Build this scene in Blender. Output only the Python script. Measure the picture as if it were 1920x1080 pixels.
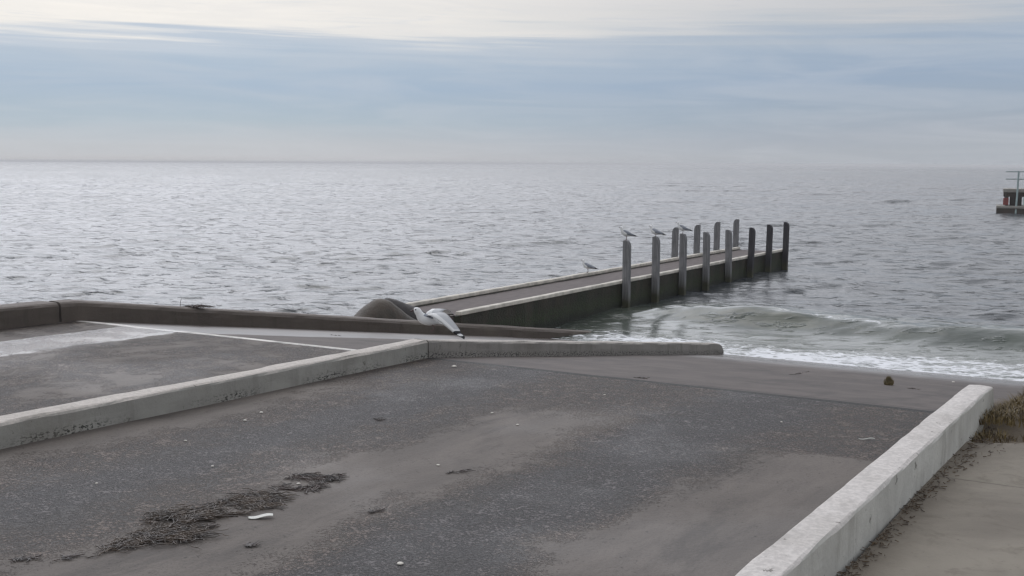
import bpy, math, random
import numpy as np
from mathutils import Vector, Matrix
for o in list(bpy.data.objects): bpy.data.objects.remove(o)
S = bpy.context.scene
C = S.collection
R = math.radians
random.seed(7)
PI = math.pi

# ---------------------------------------------------------------- camera
F_PX, H_CAM = 2200.0, 3.5
PITCH, ROLL = math.atan(234/2200), R(.3)
cd = bpy.data.cameras.new('camera'); cam = bpy.data.objects.new('camera', cd); C.objects.link(cam)
cd.sensor_width = 36; cd.lens = F_PX/1920*36; cd.clip_start = .1; cd.clip_end = 30000
cam.matrix_world = Matrix.Translation((0, 0, H_CAM)) @ Matrix.Rotation(PI/2-PITCH, 4, 'X') @ Matrix.Rotation(ROLL, 4, 'Z')
S.camera = cam

# ---------------------------------------------------------------- colour helpers / nodes
def lin(c):
    c /= 255.0
    return c/12.92 if c <= .04045 else ((c+.055)/1.055)**2.4
def rgb(r, g, b, k=1.0): return (lin(r)*k, lin(g)*k, lin(b)*k, 1)

class NT:
    def __init__(s, nt): s.nt = nt
    def n(s, t, **kw):
        nd = s.nt.nodes.new(t)
        for k, v in kw.items():
            if k[0] == 'i' and k[1:].isdigit(): s.put(nd.inputs[int(k[1:])], v)
            elif k in nd.inputs.keys() and not hasattr(nd, k): s.put(nd.inputs[k], v)
            else: setattr(nd, k, v)
        return nd
    def put(s, inp, v):
        if isinstance(v, bpy.types.NodeSocket): s.nt.links.new(v, inp)
        else: inp.default_value = v
    def m(s, op, a, b=0.0, c=0.0, clamp=False):
        nd = s.nt.nodes.new('ShaderNodeMath'); nd.operation = op; nd.use_clamp = clamp
        for i, v in enumerate((a, b, c)): s.put(nd.inputs[i], v)
        return nd.outputs[0]
    def ss(s, x, a, b):       # smoothstep a..b -> 0..1
        nd = s.nt.nodes.new('ShaderNodeMapRange'); nd.interpolation_type = 'SMOOTHSTEP'
        s.put(nd.inputs[0], x); nd.inputs[1].default_value = a; nd.inputs[2].default_value = b
        return nd.outputs[0]
    def mix(s, f, a, b, mode='MIX'):
        nd = s.nt.nodes.new('ShaderNodeMix'); nd.data_type = 'RGBA'; nd.blend_type = mode
        s.put(nd.inputs[0], f); s.put(nd.inputs[6], a); s.put(nd.inputs[7], b)
        return nd.outputs[2]
    def noise(s, vec, scale, detail=4, rough=.55, dist=0.0):
        nd = s.nt.nodes.new('ShaderNodeTexNoise'); s.put(nd.inputs['Vector'], vec)
        nd.inputs['Scale'].default_value = scale; nd.inputs['Detail'].default_value = detail
        nd.inputs['Roughness'].default_value = rough; nd.inputs['Distortion'].default_value = dist
        return nd.outputs['Fac']
    def scale(s, vec, x, y, z):
        nd = s.nt.nodes.new('ShaderNodeVectorMath'); nd.operation = 'MULTIPLY'
        s.put(nd.inputs[0], vec); nd.inputs[1].default_value = (x, y, z); return nd.outputs[0]
    def ramp(s, x, stops, interp='LINEAR'):
        nd = s.nt.nodes.new('ShaderNodeValToRGB'); s.put(nd.inputs[0], x); cr = nd.color_ramp; cr.interpolation = interp
        while len(cr.elements) < len(stops): cr.elements.new(.5)
        for e, (p, c) in zip(cr.elements, stops): e.position = p; e.color = c
        return nd.outputs[0]
    def attr(s, name):
        nd = s.nt.nodes.new('ShaderNodeAttribute'); nd.attribute_name = name; return nd
    def bump(s, h, strength, dist, normal=None):
        nd = s.nt.nodes.new('ShaderNodeBump'); s.put(nd.inputs['Height'], h)
        nd.inputs['Strength'].default_value = strength; nd.inputs['Distance'].default_value = dist
        if normal is not None: s.put(nd.inputs['Normal'], normal)
        return nd.outputs[0]

# ---------------------------------------------------------------- world: overcast sky with cloud banks
SUN_AZ, SUN_EL = R(-16), R(50)
w = bpy.data.worlds.new('World'); S.world = w; w.use_nodes = True
w.node_tree.nodes.clear(); t = NT(w.node_tree)
gen = t.n('ShaderNodeTexCoord').outputs['Generated']
sky = t.n('ShaderNodeTexSky', sky_type='NISHITA', sun_disc=False, sun_elevation=SUN_EL, sun_rotation=SUN_AZ)
sep = t.n('ShaderNodeSeparateXYZ', i0=gen)
az = t.m('MULTIPLY', t.m('ARCTAN2', sep.outputs[0], sep.outputs[1]), 57.2958)
el = t.m('MULTIPLY', t.m('ARCSINE', sep.outputs[2]), 57.2958)
cv = t.n('ShaderNodeCombineXYZ', i0=t.m('MULTIPLY', az, .045), i1=t.m('ADD', t.m('MULTIPLY', el, .62), t.m('MULTIPLY', az, .012)), i2=0.0).outputs[0]
n1 = t.noise(cv, 1.0, 5, .5, .6)
n2 = t.noise(t.scale(cv, .8, 3.2, 1), 1.0, 5, .55, .8)
upf = t.ss(el, 3.0, 7.0)
wob = t.m('MULTIPLY', t.m('SUBTRACT', n1, .5), t.m('ADD', t.m('MULTIPLY', upf, 2.6), .9))
wob2 = t.m('MULTIPLY', t.m('SUBTRACT', n2, .5), t.m('ADD', t.m('MULTIPLY', upf, 3.4), .35))
e2 = t.m('ADD', t.m('ADD', el, wob), wob2)
e2 = t.m('SUBTRACT', e2, t.m('MULTIPLY', t.ss(az, 2, 30), .9))
x = t.m('DIVIDE', e2, 12.0, clamp=True)
colL = t.ramp(x, [(0, rgb(197, 197, 200)), (.07, rgb(193, 197, 202)), (.16, rgb(178, 192, 203)), (.30, rgb(170, 188, 207)),
                  (.40, rgb(180, 195, 211)), (.465, rgb(196, 206, 218)), (.52, rgb(246, 242, 236)), (.75, rgb(252, 247, 241)), (1, rgb(238, 236, 234))])
colR = t.ramp(x, [(0, rgb(172, 178, 186)), (.07, rgb(167, 175, 186)), (.16, rgb(159, 172, 187)), (.30, rgb(155, 172, 193)),
                  (.40, rgb(163, 178, 196)), (.50, rgb(178, 187, 198)), (.57, rgb(198, 200, 204)), (.75, rgb(206, 205, 208)), (1, rgb(215, 214, 217))])
side = t.ss(az, -16, 20)
col = t.mix(side, colL, colR)
n3 = t.noise(t.scale(cv, 2.2, 1.4, 1), 1.0, 6, .6, 1.0)
col = t.mix(t.m('MULTIPLY', t.ss(n3, .35, .7), .5), col, t.mix(.5, col, (.62, .64, .68, 1)))
n4 = t.noise(t.scale(cv, 5.0, 6.5, 1), 1.0, 5, .6, 1.2)
col = t.mix(t.m('MULTIPLY', t.m('MULTIPLY', t.ss(n4, .54, .74), upf), .26), col, t.mix(t.ss(az, -4, 12), (.55, .62, .72, 1), (.50, .54, .60, 1)))
# higher sky, unseen in the frame: brighter towards the veiled sun, duller behind the viewer
hi = t.ss(el, 7.8, 11.5)
da = t.m('SUBTRACT', az, math.degrees(SUN_AZ)-12)
g2 = t.m('ADD', t.m('POWER', t.m('DIVIDE', da, 42.0), 2.0), t.m('POWER', t.m('DIVIDE', t.m('SUBTRACT', el, 22.0), 26.0), 2.0))
glow = t.m('EXPONENT', t.m('MULTIPLY', g2, -1.0))
hicol = t.mix(glow, t.mix(t.ss(el, 20, 65), (.80, .82, .87, 1), (.50, .53, .58, 1)), (2.68, 2.74, 2.96, 1))
col = t.mix(hi, col, hicol)
back = t.ss(t.m('ABSOLUTE', az), 70, 150)
col = t.mix(back, col, t.mix(.6, col, (.60, .62, .65, 1)))
bgA = t.n('ShaderNodeBackground'); t.put(bgA.inputs[0], sky.outputs[0]); bgA.inputs[1].default_value = .08
bgB = t.n('ShaderNodeBackground'); t.put(bgB.inputs[0], col); bgB.inputs[1].default_value = 1.0
mx = t.n('ShaderNodeMixShader'); mx.inputs[0].default_value = .985
t.nt.links.new(bgA.outputs[0], mx.inputs[1]); t.nt.links.new(bgB.outputs[0], mx.inputs[2])
wo = t.n('ShaderNodeOutputWorld'); t.nt.links.new(mx.outputs[0], wo.inputs[0])

sd = bpy.data.lights.new('sun', 'SUN'); sd.energy = .5; sd.angle = R(40); sd.color = (1, .95, .88)
sun = bpy.data.objects.new('sun', sd); C.objects.link(sun)
sdir = Vector((math.sin(SUN_AZ)*math.cos(SUN_EL), math.cos(SUN_AZ)*math.cos(SUN_EL), math.sin(SUN_EL)))
sun.rotation_euler = sdir.to_track_quat('Z', 'Y').to_euler()
S.view_settings.view_transform = 'Standard'; S.view_settings.look = 'None'
S.view_settings.exposure = 0; S.view_settings.gamma = 1
S.cycles.filter_width = 1.4

# ---------------------------------------------------------------- ramp frame: v across, u down the ramp towards the sea
TH = R(30.5)
D = Vector((math.sin(TH), math.cos(TH), 0)); E_ = Vector((math.cos(TH), -math.sin(TH), 0))
UB = 10.9
def W(u, v, z=0.0): return Vector((D.x*u+E_.x*v, D.y*u+E_.y*v, z))
def ray(px, py):
    a = (px-960)/F_PX; b = -(py-540)/F_PX
    c, s = math.cos(ROLL), math.sin(ROLL); a, b = a*c-b*s, a*s+b*c
    return Vector((a, math.cos(PITCH)+b*math.sin(PITCH), -math.sin(PITCH)+b*math.cos(PITCH)))
def ground_z(u, v=0): return 1.29+(.018 if u < UB else .134)*(UB-u)
def on(px, py, z=None):          # (u, v, z) of a ground point
    q = ray(px, py); zz = 1.3 if z is None else z
    for _ in range(60):
        k = (zz-H_CAM)/q.z; p = q*k; u = p.dot(D); v = p.dot(E_)
        if z is None: zz = .5*zz+.5*ground_z(u, v)
    return u, v, zz

# ---------------------------------------------------------------- object helpers
def tag(o, label=None, cat=None, group=None, kind=None):
    if label: o['label'] = label
    if cat: o['category'] = cat
    if group: o['group'] = group
    if kind: o['kind'] = kind
    return o
def empty(name, loc, rz=0.0):
    o = bpy.data.objects.new(name, None); C.objects.link(o); o.location = loc; o.rotation_euler = (0, 0, rz)
    o.empty_display_size = .1; return o
class MB:
    def __init__(s): s.v = []; s.f = []; s.mi = []; s.at = {}
    def add(s, vs, fs, mi=0):
        b = len(s.v); s.v += [tuple(x) for x in vs]; s.f += [tuple(i+b for i in f) for f in fs]; s.mi += [mi]*len(fs)
    def box(s, x0, x1, y0, y1, z0, z1, mi=0):
        vs = [(x0, y0, z0), (x1, y0, z0), (x1, y1, z0), (x0, y1, z0), (x0, y0, z1), (x1, y0, z1), (x1, y1, z1), (x0, y1, z1)]
        s.add(vs, [(0, 3, 2, 1), (4, 5, 6, 7), (0, 1, 5, 4), (1, 2, 6, 5), (2, 3, 7, 6), (3, 0, 4, 7)], mi)
    def loft(s, rings, cap=True, mi=0):
        n = len(rings[0]); vs = [p for r in rings for p in r]; fs = []
        for i in range(len(rings)-1):
            for j in range(n):
                a = i*n+j; b = i*n+(j+1) % n; fs.append((a, b, b+n, a+n))
        if cap: fs.append(tuple(range(n-1, -1, -1))); fs.append(tuple(range((len(rings)-1)*n, len(rings)*n)))
        s.add(vs, fs, mi)
    def tube(s, pts, rad, n=8, mi=0):
        pts = [Vector(p) for p in pts]; rs = rad if isinstance(rad, (list, tuple)) else [rad]*len(pts); rings = []
        for i, p in enumerate(pts):
            d = (pts[min(i+1, len(pts)-1)]-pts[max(i-1, 0)]).normalized()
            a = d.orthogonal().normalized() if i == 0 else (a-d*a.dot(d)).normalized()
            b = d.cross(a)
            rings.append([p+rs[i]*(math.cos(2*PI*k/n)*a+math.sin(2*PI*k/n)*b) for k in range(n)])
        s.loft(rings, True, mi)
    def build(s, name, mats, parent=None, smooth=False, bevel=0):
        me = bpy.data.meshes.new(name); me.from_pydata(s.v, [], s.f); me.update()
        for k, vals in s.at.items():
            a = me.attributes.new(k, 'FLOAT', 'POINT'); a.data.foreach_set('value', vals)
        mats = mats if isinstance(mats, (list, tuple)) else [mats]
        for m_ in mats: me.materials.append(m_)
        me.polygons.foreach_set('material_index', s.mi)
        if smooth: me.polygons.foreach_set('use_smooth', [True]*len(me.polygons))
        o = bpy.data.objects.new(name, me); C.objects.link(o)
        if parent: o.parent = parent
        if bevel:
            b = o.modifiers.new('bevel', 'BEVEL'); b.width = bevel; b.segments = 2; b.limit_method = 'ANGLE'
        return o
def grid_obj(name, X, Y, Z, mat, attrs={}, smooth=True):
    nr, nc = X.shape; me = bpy.data.meshes.new(name); nv = nr*nc
    co = np.empty((nv, 3), np.float32); co[:, 0] = X.ravel(); co[:, 1] = Y.ravel(); co[:, 2] = Z.ravel()
    me.vertices.add(nv); me.vertices.foreach_set('co', co.ravel())
    i = np.arange(nr-1)[:, None]*nc+np.arange(nc-1)[None, :]
    q = np.stack([i, i+1, i+nc+1, i+nc], -1).reshape(-1, 4).astype(np.int32); nf = len(q)
    me.loops.add(nf*4); me.loops.foreach_set('vertex_index', q.ravel())
    me.polygons.add(nf); me.polygons.foreach_set('loop_start', np.arange(0, nf*4, 4, dtype=np.int32))
    me.polygons.foreach_set('loop_total', np.full(nf, 4, np.int32))
    me.polygons.foreach_set('use_smooth', np.full(nf, smooth))
    me.update(calc_edges=True)
    for k, a in attrs.items():
        at = me.attributes.new(k, 'FLOAT', 'POINT'); at.data.foreach_set('value', a.ravel().astype(np.float32))
    me.materials.append(mat)
    o = bpy.data.objects.new(name, me); C.objects.link(o); return o
def vnoise(x, y, seed=0, oct=4, pers=.5):     # value noise, numpy
    rs = np.random.RandomState(seed); T = rs.rand(256, 256); out = np.zeros_like(x, dtype=float); a = 1; tot = 0
    for o in range(oct):
        fx = np.floor(x); fy = np.floor(y); tx = x-fx; ty = y-fy; tx = tx*tx*(3-2*tx); ty = ty*ty*(3-2*ty)
        ix = fx.astype(int) % 256; iy = fy.astype(int) % 256; jx = (ix+1) % 256; jy = (iy+1) % 256
        out += a*((T[iy, ix]*(1-tx)+T[iy, jx]*tx)*(1-ty)+(T[jy, ix]*(1-tx)+T[jy, jx]*tx)*ty); tot += a; a *= pers
        x = x*2.03+17.3; y = y*2.03+5.1
    return out/tot
def sstep(x, a, b):
    t_ = np.clip((x-a)/(b-a), 0, 1); return t_*t_*(3-2*t_)

def new_mat(name):
    m_ = bpy.data.materials.new(name); m_.use_nodes = True; nt = m_.node_tree; nt.nodes.clear(); t = NT(nt)
    bs = t.n('ShaderNodeBsdfPrincipled'); out = t.n('ShaderNodeOutputMaterial'); nt.links.new(bs.outputs[0], out.inputs[0])
    return m_, t, bs
def simple(name, c, rough=.7, var=.25, sc=8.0, bump=.3, bd=.01, stretch=(1, 1, 1), c2=None):
    m_, t, bs = new_mat(name)
    ob = t.scale(t.n('ShaderNodeTexCoord').outputs['Object'], *stretch)
    n = t.noise(ob, sc, 6, .6)
    d = tuple(x*(1-var) for x in c[:3])+(1,); l = c2 or tuple(min(1, x*(1+var)) for x in c[:3])+(1,)
    t.put(bs.inputs['Base Color'], t.mix(t.ss(n, .3, .7), d, l))
    bs.inputs['Roughness'].default_value = rough
    if bump: t.put(bs.inputs['Normal'], t.bump(n, bump, bd))
    return m_

# ---------------------------------------------------------------- materials of the large surfaces
def ramp_mat():
    m_, t, bs = new_mat('ramp_concrete')
    ob = t.n('ShaderNodeTexCoord').outputs['Object']; sp = t.n('ShaderNodeSeparateXYZ', i0=ob)
    v, u = sp.outputs[0], sp.outputs[1]
    nl = t.noise(ob, .45, 4, .55); nm = t.noise(ob, 1.7, 5, .6, .4); nf = t.noise(ob, 30, 3, .7)
    nst = t.noise(t.scale(ob, 3.2, .9, 1), 1.0, 5, .65, .3)
    grit = t.noise(ob, 46, 3, .8); clump = t.noise(ob, 7, 5, .7)
    vw = t.m('ADD', v, t.m('ADD', t.m('MULTIPLY', t.m('SUBTRACT', nl, .5), 1.3), t.m('MULTIPLY', t.m('SUBTRACT', nm, .5), .9)))
    # worn aggregate tracks (1 = worn, gritty)
    def band(a, b, s=.35): return t.m('MULTIPLY', t.ss(vw, a-s, a+s), t.m('SUBTRACT', 1.0, t.ss(vw, b-s, b+s)))
    wA = band(-7.0, -5.3); wB = t.m('MULTIPLY', t.ss(vw, -4.55, -3.75), t.m('SUBTRACT', 1.0, t.m('MULTIPLY', t.ss(vw, -3.1, -2.6), t.m('SUBTRACT', 1.0, t.ss(u, 8.55, 8.75)))))
    farwear = t.m('MULTIPLY', t.ss(u, 8.2, 10.0), t.ss(v, -7.9, -7.2))
    worn = t.m('MAXIMUM', t.m('MAXIMUM', wA, wB), farwear)
    lane2 = t.m('SUBTRACT', 1.0, t.ss(v, -7.7, -7.6))
    worn = t.m('MAXIMUM', worn, t.m('MULTIPLY', lane2, t.ss(nm, .35, .6)))
    up = t.m('SUBTRACT', 1.0, t.ss(u, UB-.02, UB+.02))
    worn = t.m('MULTIPLY', worn, up)
    worn = t.ss(t.m('ADD', worn, t.m('ADD', t.m('MULTIPLY', t.m('SUBTRACT', grit, .5), 1.9), t.m('MULTIPLY', t.m('SUBTRACT', clump, .5), 1.0))), .36, .64)
    worn = t.m('MULTIPLY', worn, up)
    pebble = t.ss(t.m('ADD', grit, t.m('MULTIPLY', t.m('SUBTRACT', clump, .5), .5)), .44, .60)
    smoothc = t.mix(t.ss(nst, .3, .7), rgb(87, 80, 75), rgb(104, 96, 90))
    core = t.m('MULTIPLY', t.m('MAXIMUM', t.m('MULTIPLY', t.ss(vw, -4.1, -3.7), t.m('SUBTRACT', 1.0, t.ss(vw, -3.2, -2.8))), t.m('MULTIPLY', t.ss(vw, -6.7, -6.3), t.m('SUBTRACT', 1.0, t.ss(vw, -6.0, -5.6)))), .85)  # track cores tinted greyer: sky sheen on wet aggregate put into the colour
    gr2 = t.noise(ob, 85, 2, .8)
    smoothc = t.mix(t.m('MULTIPLY', t.ss(gr2, .50, .64), .38), smoothc, rgb(56, 51, 48))
    smoothc = t.mix(t.m('MULTIPLY', t.ss(t.m('ADD', grit, t.m('MULTIPLY', clump, .6)), .92, 1.0), .6), smoothc, rgb(48, 42, 39))
    wornc = t.mix(core, t.mix(pebble, rgb(36, 28, 24), rgb(100, 86, 77)), t.mix(pebble, rgb(37, 34, 36), rgb(86, 82, 84)))
    wornc = t.mix(t.ss(nf, .60, .72), wornc, rgb(120, 106, 100))
    wet = t.m('MULTIPLY', t.ss(nl, .50, .66), up)
    c = t.mix(worn, smoothc, wornc)
    # ramp below the break: brushed grey brown concrete, weed film lower down
    low = t.mix(t.ss(nm, .3, .7), rgb(72, 65, 62), rgb(92, 83, 79))
    c = t.mix(t.m('SUBTRACT', 1.0, up), c, low)
    # joint at the break of slope, two close lines
    wl = t.m('ADD', u, t.m('MULTIPLY', t.m('SUBTRACT', nm, .5), .05))
    j1 = t.m('LESS_THAN', t.m('ABSOLUTE', t.m('SUBTRACT', wl, UB)), .075)
    j2 = t.m('MULTIPLY', t.m('LESS_THAN', t.m('ABSOLUTE', t.m('SUBTRACT', wl, UB+.20)), .022), t.ss(v, -5, -4.5))
    j = t.m('MAXIMUM', j1, j2)
    cj = t.mix(t.ss(v, -7.65, -7.55), rgb(226, 222, 216), rgb(14, 13, 12))
    c = t.mix(t.m('MULTIPLY', j, .9), c, cj)
    # stains
    st = t.noise(t.scale(ob, 2.8, .7, 1), .8, 6, .72, .3)
    c = t.mix(t.m('MULTIPLY', t.ss(st, .50, .66), .5), c, rgb(52, 47, 45))
    # dark specks of grit / shell fragments
    vo = t.n('ShaderNodeTexVoronoi'); t.put(vo.inputs['Vector'], ob); vo.inputs['Scale'].default_value = 9.0
    spk = t.m('MULTIPLY', t.m('LESS_THAN', vo.outputs['Distance'], .09), t.m('GREATER_THAN', t.n('ShaderNodeSeparateColor', i0=vo.outputs['Color']).outputs[0], .86))
    c = t.mix(t.m('MULTIPLY', spk, .8), c, rgb(36, 33, 30))
    t.put(bs.inputs['Base Color'], c)
    # water film near the sea and puddle beside the wall
    edge = t.ss(t.m('ADD', u, t.m('MULTIPLY', nm, 1.0)), 17.6, 20.2)
    pn = t.m('ADD', t.m('MULTIPLY', t.m('SUBTRACT', nm, .5), .35), t.m('MULTIPLY', t.m('SUBTRACT', clump, .5), .25))
    pv = t.m('ADD', v, pn)
    p1 = t.m('MULTIPLY', t.ss(pv, -12.50, -12.40), t.m('SUBTRACT', 1.0, t.ss(pv, -11.50, -11.34)))
    p1 = t.m('MULTIPLY', t.m('MULTIPLY', p1, t.m('SUBTRACT', 1.0, t.ss(u, UB, UB+.5))), 1.0)
    lo = t.m('SUBTRACT', pv, t.m('MULTIPLY', t.m('SUBTRACT', u, UB), .16))
    p2 = t.m('MULTIPLY', t.m('MULTIPLY', t.m('SUBTRACT', 1.0, t.ss(lo, -11.2, -10.9)), t.ss(u, UB-.3, UB+.3)), .80)
    pud = t.m('MAXIMUM', p1, p2)
    film = t.m('MAXIMUM', edge, pud)
    rough = t.m('SUBTRACT', t.m('SUBTRACT', .80, t.m('MULTIPLY', wet, .14)), t.m('MULTIPLY', worn, .12))
    rough = t.m('ADD', t.m('MULTIPLY', rough, t.m('SUBTRACT', 1.0, film)), t.m('MULTIPLY', film, .22))
    t.put(bs.inputs['Roughness'], rough)
    hb = t.m('ADD', t.m('MULTIPLY', t.m('MULTIPLY', pebble, worn), .8), t.m('MULTIPLY', nf, .25))
    hb = t.m('MULTIPLY', hb, t.m('SUBTRACT', 1.0, t.m('MULTIPLY', film, .85)))
    hb = t.m('SUBTRACT', hb, t.m('MULTIPLY', j, .1))
    t.put(bs.inputs['Normal'], t.bump(hb, 1.0, .018))
    t.put(bs.inputs['Specular IOR Level'], t.m('ADD', .5, t.m('MULTIPLY', p1, .5)))
    return m_

def kerb_mat(name, face, top, spots=True, tint=None, lo=.40):
    m_, t, bs = new_mat(name)
    ob = t.n('ShaderNodeTexCoord').outputs['Object']; h = t.attr('h').outputs['Fac']
    nm = t.noise(ob, 2.2, 6, .65, .5); nf = t.noise(ob, 26, 5, .75); st = t.noise(t.scale(ob, 5, 5, .8), 1.2, 5, .6)
    c = t.mix(t.ss(nm, .3, .7), tuple(x*.80 for x in face[:3])+(1,), face)
    c = t.mix(t.m('MULTIPLY', t.ss(st, .5, .72), .35), c, tint or rgb(92, 90, 84))
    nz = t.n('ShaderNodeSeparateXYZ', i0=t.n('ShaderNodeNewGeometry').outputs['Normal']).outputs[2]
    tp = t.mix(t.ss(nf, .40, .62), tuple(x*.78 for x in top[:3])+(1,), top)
    c = t.mix(t.ss(nz, .35, .8), c, tp)  # upward faces mixed to a lighter colour: light from above painted in
    if spots:     # dark barnacles and chipped paint along the foot
        band = t.m('MULTIPLY', t.m('SUBTRACT', 1.0, t.ss(h, .035, .095)), 1.0)
        b = t.noise(t.scale(ob, 1, 1, 2.2), 24, 3, .7); big = t.ss(t.noise(ob, .9, 3, .5), lo, lo+.16)
        c = t.mix(t.m('MULTIPLY', t.m('MULTIPLY', band, t.ss(b, .50, .58)), big), c, rgb(34, 33, 30))
    ch = t.noise(ob, 7.5, 5, .72, .4)
    c = t.mix(t.m('MULTIPLY', t.ss(ch, .64, .67), .7), c, rgb(88, 83, 76))
    c = t.mix(t.m('MULTIPLY', t.ss(t.noise(ob, .8, 4, .6), .5, .7), .3), c, rgb(112, 106, 94))
    t.put(bs.inputs['Base Color'], c); bs.inputs['Roughness'].default_value = .78
    t.put(bs.inputs['Normal'], t.bump(t.m('ADD', nf, nm), .6, .012))
    return m_

def water_mat():
    m_, t, bs = new_mat('sea_water')
    ob = t.n('ShaderNodeTexCoord').outputs['Object']
    turb = t.attr('turb').outputs['Fac']; foam = t.attr('foam').outputs['Fac']; far = t.attr('far').outputs['Fac']
    # rotate into the shore frame so ripples stretch along the shore
    mp = t.n('ShaderNodeMapping'); t.put(mp.inputs[0], ob); mp.inputs['Rotation'].default_value = (0, 0, R(12))
    rp = mp.outputs[0]
    r1 = t.noise(t.scale(rp, .55, 1.25, 1), 2.6, 4, .6, .5)
    r2 = t.noise(t.scale(rp, .5, 1.3, 1), 9.0, 3, .6, .3)
    r3 = t.noise(t.scale(rp, .45, 1.2, 1), .55, 4, .6, .6)
    calm = t.m('SUBTRACT', 1.0, t.m('MULTIPLY', turb, .68))
    nb = t.bump(r3, 1.0, .03)
    nb = t.bump(t.m('ADD', t.m('MULTIPLY', r1, .5), t.ss(r1, .56, .66)), 1.0, .075, nb)
    nb = t.bump(r2, .8, .012, nb)
    mxn = t.n('ShaderNodeMix', data_type='VECTOR'); t.put(mxn.inputs[0], calm)
    t.nt.links.new(t.n('ShaderNodeNewGeometry').outputs['Normal'], mxn.inputs[4]); t.nt.links.new(nb, mxn.inputs[5])
    t.put(bs.inputs['Normal'], mxn.outputs[1])
    deep = (.050, .056, .062, 1); sandy = rgb(80, 86, 78)
    big = t.noise(ob, .9, 4, .6)
    base = t.mix(turb, deep, t.mix(t.ss(big, .3, .7), sandy, rgb(60, 67, 61)))
    # foam: lacy sheet
    f1 = t.noise(t.scale(rp, .8, 1.4, 1), 3.0, 6, .68, .7)
    vor = t.n('ShaderNodeTexVoronoi', feature='DISTANCE_TO_EDGE'); t.put(vor.inputs['Vector'], t.scale(rp, .8, 1.3, 1)); vor.inputs['Scale'].default_value = 5.0
    lace = t.m('SUBTRACT', 1.0, t.ss(vor.outputs['Distance'], .02, .22))
    fm = t.m('ADD', t.m('ADD', t.m('MULTIPLY', foam, 1.15), t.m('MULTIPLY', t.m('SUBTRACT', f1, .5), 1.7)), t.m('MULTIPLY', lace, .22))
    fm = t.m('MULTIPLY', t.ss(fm, .50, .84), t.ss(foam, .02, .2))
    c = t.mix(fm, base, (.74, .75, .78, 1))
    t.put(bs.inputs['Base Color'], c)
    rg = t.m('ADD', t.m('ADD', .23, t.m('MULTIPLY', turb, -.06)), t.m('MULTIPLY', far, .05))
    t.put(bs.inputs['Roughness'], t.m('MAXIMUM', rg, t.m('MULTIPLY', fm, .7)))
    bs.inputs['IOR'].default_value = 1.33
    return m_

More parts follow.
